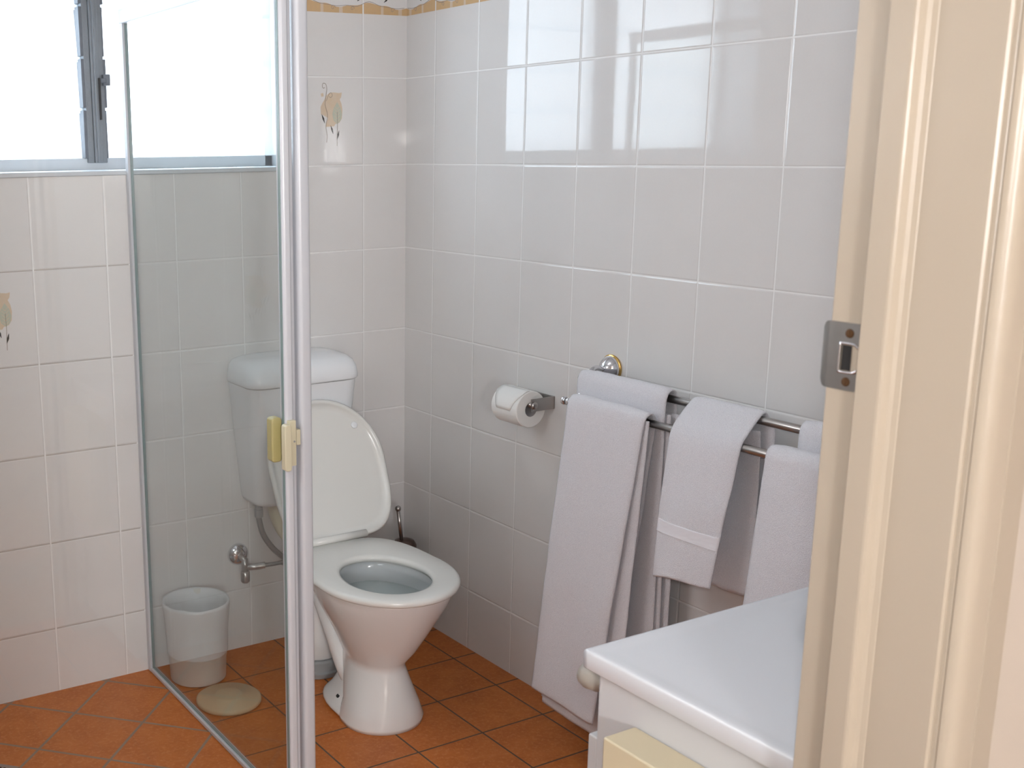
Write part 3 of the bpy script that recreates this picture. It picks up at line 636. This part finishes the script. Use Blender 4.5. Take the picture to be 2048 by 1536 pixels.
# ---------------------------------------------------------------- towels
def drape(bm, path, thick=.009, nu=36, jit=.0016, hem=0.0, seed=0, mi=0, off=0.0, wav=None, tilt=0.0):
    """path: (x, z, y_left, y_right) keys from the front hem over the bar to the back hem; a closed slab swept across y"""
    P = cat(path, 9); rows = []
    for i, q in enumerate(P):
        a = P[max(i - 1, 0)]; b = P[min(i + 1, len(P) - 1)]
        d = Vector((b[0] - a[0], b[1] - a[1])).normalized(); nrm = Vector((-d.y, d.x))   # towards the room
        t = i / (len(P) - 1); out, inn = [], []
        for k in range(nu + 1):
            s = k / nu; y = q[2] + (q[3] - q[2]) * s
            ed = 1 - (2 * s - 1) ** 8
            wv = wav(s, t) if wav else 0
            j = jit * noise.noise(Vector((y * 22, q[0] * 20 + seed, q[1] * 13))) + .0006 * noise.noise(Vector((y * 160, seed, q[1] * 160)))
            hz = (hem * sin(s * 5.2 + seed) if i < 3 or i > len(P) - 4 else 0) + tilt * s * max(0, 1 - i / 9)
            base = Vector((q[0], q[1])) + nrm * (off + j + wv)
            hh = thick / 2 * (.25 + .75 * ed) * (1 if 0 < i < len(P) - 1 else .45)
            o1 = base + nrm * hh; o2 = base - nrm * hh
            out.append((o1.x, y, o1.y + hz)); inn.append((o2.x, y, o2.y + hz))
        rows.append(out + inn[::-1])
    loft(bm, rows, True, True, mi=mi)
TG = 'white towels on the double rail'
# 1 bath towel on the front bar (long, folded in layers)
def bar_over(bx, bz, r, xf, xb):    # keys around a bar from front to back
    return [(bx - r, bz - .02), (bx - r * .8, bz + r * .62), (bx, bz + r), (bx + r * .8, bz + r * .55), (bx + r, bz - .02)]
def mk(front, over, back, yl, yr):
    return [(*p, yl(p[1], 0), yr(p[1], 0)) for p in front + over] + [(*p, yl(p[1], 1), yr(p[1], 1)) for p in back]
t1 = thing('bath_towel', 'long white bath towel on the front bar, nearest the toilet roll', 'towel', (-.16, -1.03, .88), TG)
bm = bmesh.new(); xo = BF[0]
yl = lambda z, s: -.924 + (.9 - min(.9, z)) * .060; yr = lambda z, s: -1.171 + (.9 - min(.9, z)) * .095
front = [(xo - .062, .142), (xo - .056, .25), (xo - .047, .45), (xo - .034, .65), (xo - .024, .80)]
drape(bm, mk(front, [(xo - .021, .862), (xo - .017, .894), (xo - .002, .9045), (xo + .013, .894), (xo + .015, .865)], [(xo + .013, .80), (xo + .006, .6), (xo - .008, .42), (xo - .022, .25), (xo - .03, .11)], yl, yr), .012, seed=1, hem=.003, wav=lambda s, t: .003 * sin(s * 7 + 1) * (1 - min(1, t * 2.2)))
obj('outer_layer', bm, M['towel'], t1, smooth=True)
bm = bmesh.new()
yr2 = lambda z, s: -1.176 + (.9 - min(.9, z)) * .035
front2 = [(xo - .036, .100), (xo - .034, .25), (xo - .029, .45), (xo - .020, .65), (xo - .0135, .80)]
drape(bm, mk(front2, [(xo - .0125, .862), (xo - .0115, .888)], [], lambda z, s: yl(z, s) - .012, yr2), .010, seed=2, hem=.003)
obj('inner_layer', bm, M['towel'], t1, smooth=True)
# 2 bath towel on the back bar behind it
t2 = thing('bath_towel', 'long white bath towel on the back bar, mostly hidden behind the one in front', 'towel', (-.08, -1.03, .93), TG)
xo = BR[0]; yl = lambda z, s: -.872 - (.02 if z > .9 else .045); yr = lambda z, s: -1.190 + (.93 - min(.93, z)) * .000
bm = bmesh.new(); front = [(xo - .020, .14), (xo - .020, .30), (xo - .019, .55), (xo - .018, .80)]
drape(bm, mk(front, [(xo - .018, .91), (xo - .015, .942), (xo - .001, .9535), (xo + .013, .944), (xo + .0155, .91)], [(xo + .018, .8), (xo + .022, .6), (xo + .024, .4), (xo + .026, .13)], lambda z, s: -.895, lambda z, s: -1.178), .011, seed=3)
obj('outer_layer', bm, M['towel'], t2, smooth=True)
bm = bmesh.new(); drape(bm, mk([(xo - .008, .13), (xo - .008, .5), (xo - .008, .8)], [(xo - .0095, .90)], [], lambda z, s: -.90, lambda z, s: -1.186), .010, seed=4)
drape(bm, mk([(xo + .008, .13), (xo + .008, .5), (xo + .008, .8)], [(xo + .0095, .90)], [], lambda z, s: -.90, lambda z, s: -1.196), .010, seed=5)
obj('inner_layer', bm, M['towel'], t2, smooth=True)
# 3 hand towel over both bars
t3 = thing('hand_towel', 'white hand towel with a woven band draped across both bars, in the middle', 'towel', (-.12, -1.32, .93), TG)
xo = BF[0]
yl = lambda z, s: -1.241
yr = lambda z, s: -1.425 + max(0, (.86 - z)) * .10 + max(0, z - .86) * (.02)
front = [(xo - .046, .560), (xo - .043, .63), (xo - .036, .72), (xo - .024, .81)]
keys = front + [(xo - .0175, .868), (xo - .008, .893), (xo + .012, .915), (BR[0] - .016, .938), (BR[0], .949), (BR[0] + .013, .941)]
w3 = lambda s, t: (.0065 * sin(s * 5.4 - .6) * (1 - min(1, t * 2.6)))
bk = [(BR[0] + .016, .91), (BR[0] + .017, .80), (BR[0] + .018, .68), (BR[0] + .018, .545)]
pth = [(x, z, yl(z, 0), yr(z, 0)) for x, z in keys] + [(x, z, -1.243, -1.440 if z < .93 else -1.438) for x, z in bk]
bm = bmesh.new(); drape(bm, pth, .011, seed=6, hem=.005, wav=w3, tilt=.026); obj('terry_cloth', bm, M['towel'], t3, smooth=True)
bm = bmesh.new(); drape(bm, [(xo - .0425, .665, yl(.655, 0) , yr(.655, 0)), (xo - .0405, .675, yl(.675, 0), yr(.675, 0)), (xo - .0388, .695, yl(.695, 0), yr(.695, 0))], .011, seed=6, jit=.0008, wav=lambda s, t: .0062 * sin(s * 5.4 - .6) * .78)
obj('woven_band', bm, M['band'], t3, smooth=True)
bm = bmesh.new(); drape(bm, [(BR[0] - .004, .552, -1.255, -1.425), (BR[0] - .004, .70, -1.255, -1.425), (BR[0] - .004, .85, -1.250, -1.425), (BR[0] - .0095, .912, -1.250, -1.425)], .007, seed=8, hem=.003); obj('inner_layer', bm, M['towel'], t3, smooth=True)
# 4 towel on the front bar near the door frame
t4 = thing('bath_towel', 'white towel on the front bar, partly hidden by the door frame', 'towel', (-.14, -1.63, .88), TG)
yl = lambda z, s: -1.492 + max(0, .88 - z) * .045; yr = lambda z, s: -1.775
front = [(xo - .040, .30), (xo - .038, .45), (xo - .032, .60), (xo - .024, .76)]
bm = bmesh.new(); drape(bm, mk(front, [(xo - .020, .862), (xo - .017, .894), (xo - .001, .9045), (xo + .014, .894), (xo + .016, .865)], [(xo + .014, .80), (xo + .008, .6), (xo + .004, .42), (xo + .0, .30)], yl, yr), .014, seed=9, wav=lambda s, t: .007 * sin(s * 9 + .5) * (1 - min(1, t * 2.4)))
obj('outer_layer', bm, M['towel'], t4, smooth=True)
# 5 towel on the back bar near the door frame
t5 = thing('bath_towel', 'white towel on the back bar, a small strip showing beside the door frame', 'towel', (-.08, -1.65, .93), TG)
xo = BR[0]
bm = bmesh.new(); drape(bm, mk([(xo - .018, .32), (xo - .018, .55), (xo - .018, .80)], [(xo - .018, .91), (xo - .015, .942), (xo - .001, .9535), (xo + .013, .944), (xo + .0155, .91)], [(xo + .018, .8), (xo + .018, .6), (xo + .018, .32)], lambda z, s: -1.522, lambda z, s: -1.790), .011, seed=11)
obj('outer_layer', bm, M['towel'], t5, smooth=True)

# ---------------------------------------------------------------- vanity
VX0, VX1, VY1, VY0, VZ = -.965, -.003, -1.878, YF - .0005, .820
va = thing('bathroom_vanity', 'white vanity unit with a moulded basin top in front of the door frame', 'vanity', (-.48, -2.05, 0))
CBX = VX0 + .014; CBY = VY1 - .018
obj('cabinet', B(((CBX, VY0, .08), (VX1, CBY, VZ - .0285)), ((CBX + .05, VY0, .001), (VX1, CBY - .05, .08))), M['vcab'], va, bevel=.002)
bm = bmesh.new(); NX, NY = 90, 60
def topz(x, y):
    u = (x + .455) / .235; v = (y + 2.065) / .135; d = (u * u + v * v) ** .5
    z = VZ
    if d < 1.25: t = max(0, min(1, (1.12 - d) / .75)); z -= .11 * (t * t * (3 - 2 * t))
    ex = min(x - VX0, (VY1 - y)); 
    t = max(0, min(1, (ex - .010) / .018)); z -= .0010 * t * t * (3 - 2 * t)
    return z
xs = [VX0 + .004, VX0 + .009, VX0 + .014, VX0 + .018, VX0 + .023, VX0 + .028] + [VX0 + .034 + (VX1 - VX0 - .034) * i / NX for i in range(NX + 1)]
yy = [VY1 - .004, VY1 - .009, VY1 - .014, VY1 - .018, VY1 - .023, VY1 - .028] + [VY1 - .034 - (VY1 - VY0 - .034) * i / NY for i in range(NY + 1)]
G = [[bm.verts.new((x, y, topz(x, y))) for y in yy] for x in xs]
for i in range(len(xs) - 1):
    for j in range(len(yy) - 1): bm.faces.new((G[i][j], G[i][j + 1], G[i + 1][j + 1], G[i + 1][j]))
# rolled edge and skirt
edge = [G[i][-1] for i in range(0)] 
outer = [G[0][j] for j in range(len(yy) - 1, -1, -1)] + [G[i][0] for i in range(1, len(xs))]
prev = outer
for d, dz in ((.002, -.0008), (.0035, -.0025), (.004, -.005), (.004, -.026), (.002, -.028), (-.012, -.028)):
    cur = []
    for v in outer:
        x, y = v.co.x, v.co.y
        nx = -d if abs(x - xs[0]) < 1e-6 else 0; ny = d if abs(y - yy[0]) < 1e-6 else 0
        if nx and ny: nx *= .85; ny *= .85
        cur.append(bm.verts.new((x + nx, y + ny, VZ + dz)))
    for a in range(len(outer) - 1): bm.faces.new((prev[a], prev[a + 1], cur[a + 1], cur[a]))
    prev = cur
obj('basin_top', bm, M['vtop'], va, smooth=True)
# doors on the front (facing the back wall)
for i in range(3):
    a = CBX + .002 + i * (VX1 - CBX - .004) / 3; b = CBX - .001 + (i + 1) * (VX1 - CBX - .004) / 3
    dw = obj('cabinet_door', B(((a, CBY + .001, .10), (b, CBY + .019, .690))), M['vcab'], va, bevel=.003)
    bm = bmesh.new(); lathe(bm, ((a + b) / 2 if i else a + .05, CBY + .019, .62), (0, 1, 0), [(0, .006), (.010, .006), (.014, .014), (.022, .015), (.026, .010)], 20); obj('knob', bm, M['vbox'], dw, smooth=True)
dwr = obj('drawer_front', B(((CBX + .003, CBY + .0005, .70), (VX1 - .002, CBY + .003, .788))), M['vcab'], va, bevel=.001)
bm = bmesh.new(); lathe(bm, (-.926, CBY + .003, .760), (0, 1, 0), [(0, .007), (.014, .008), (.022, .0165), (.040, .0190), (.050, .0165), (.054, .008)], 24); kb = obj('knob', bm, M['knob'], dwr, smooth=True); kb['label'] = 'round beige knob'
# cream box fixed to the vanity side
bx = thing('wall_box', 'cream plastic box fixed to the side of the white vanity', 'box', (CBX - .025, -2.09, .70))
obj('case', B(((-1.008, -2.19, .42), (CBX - .001, -1.966, .742))), M['vbox'], bx, bevel=.003)
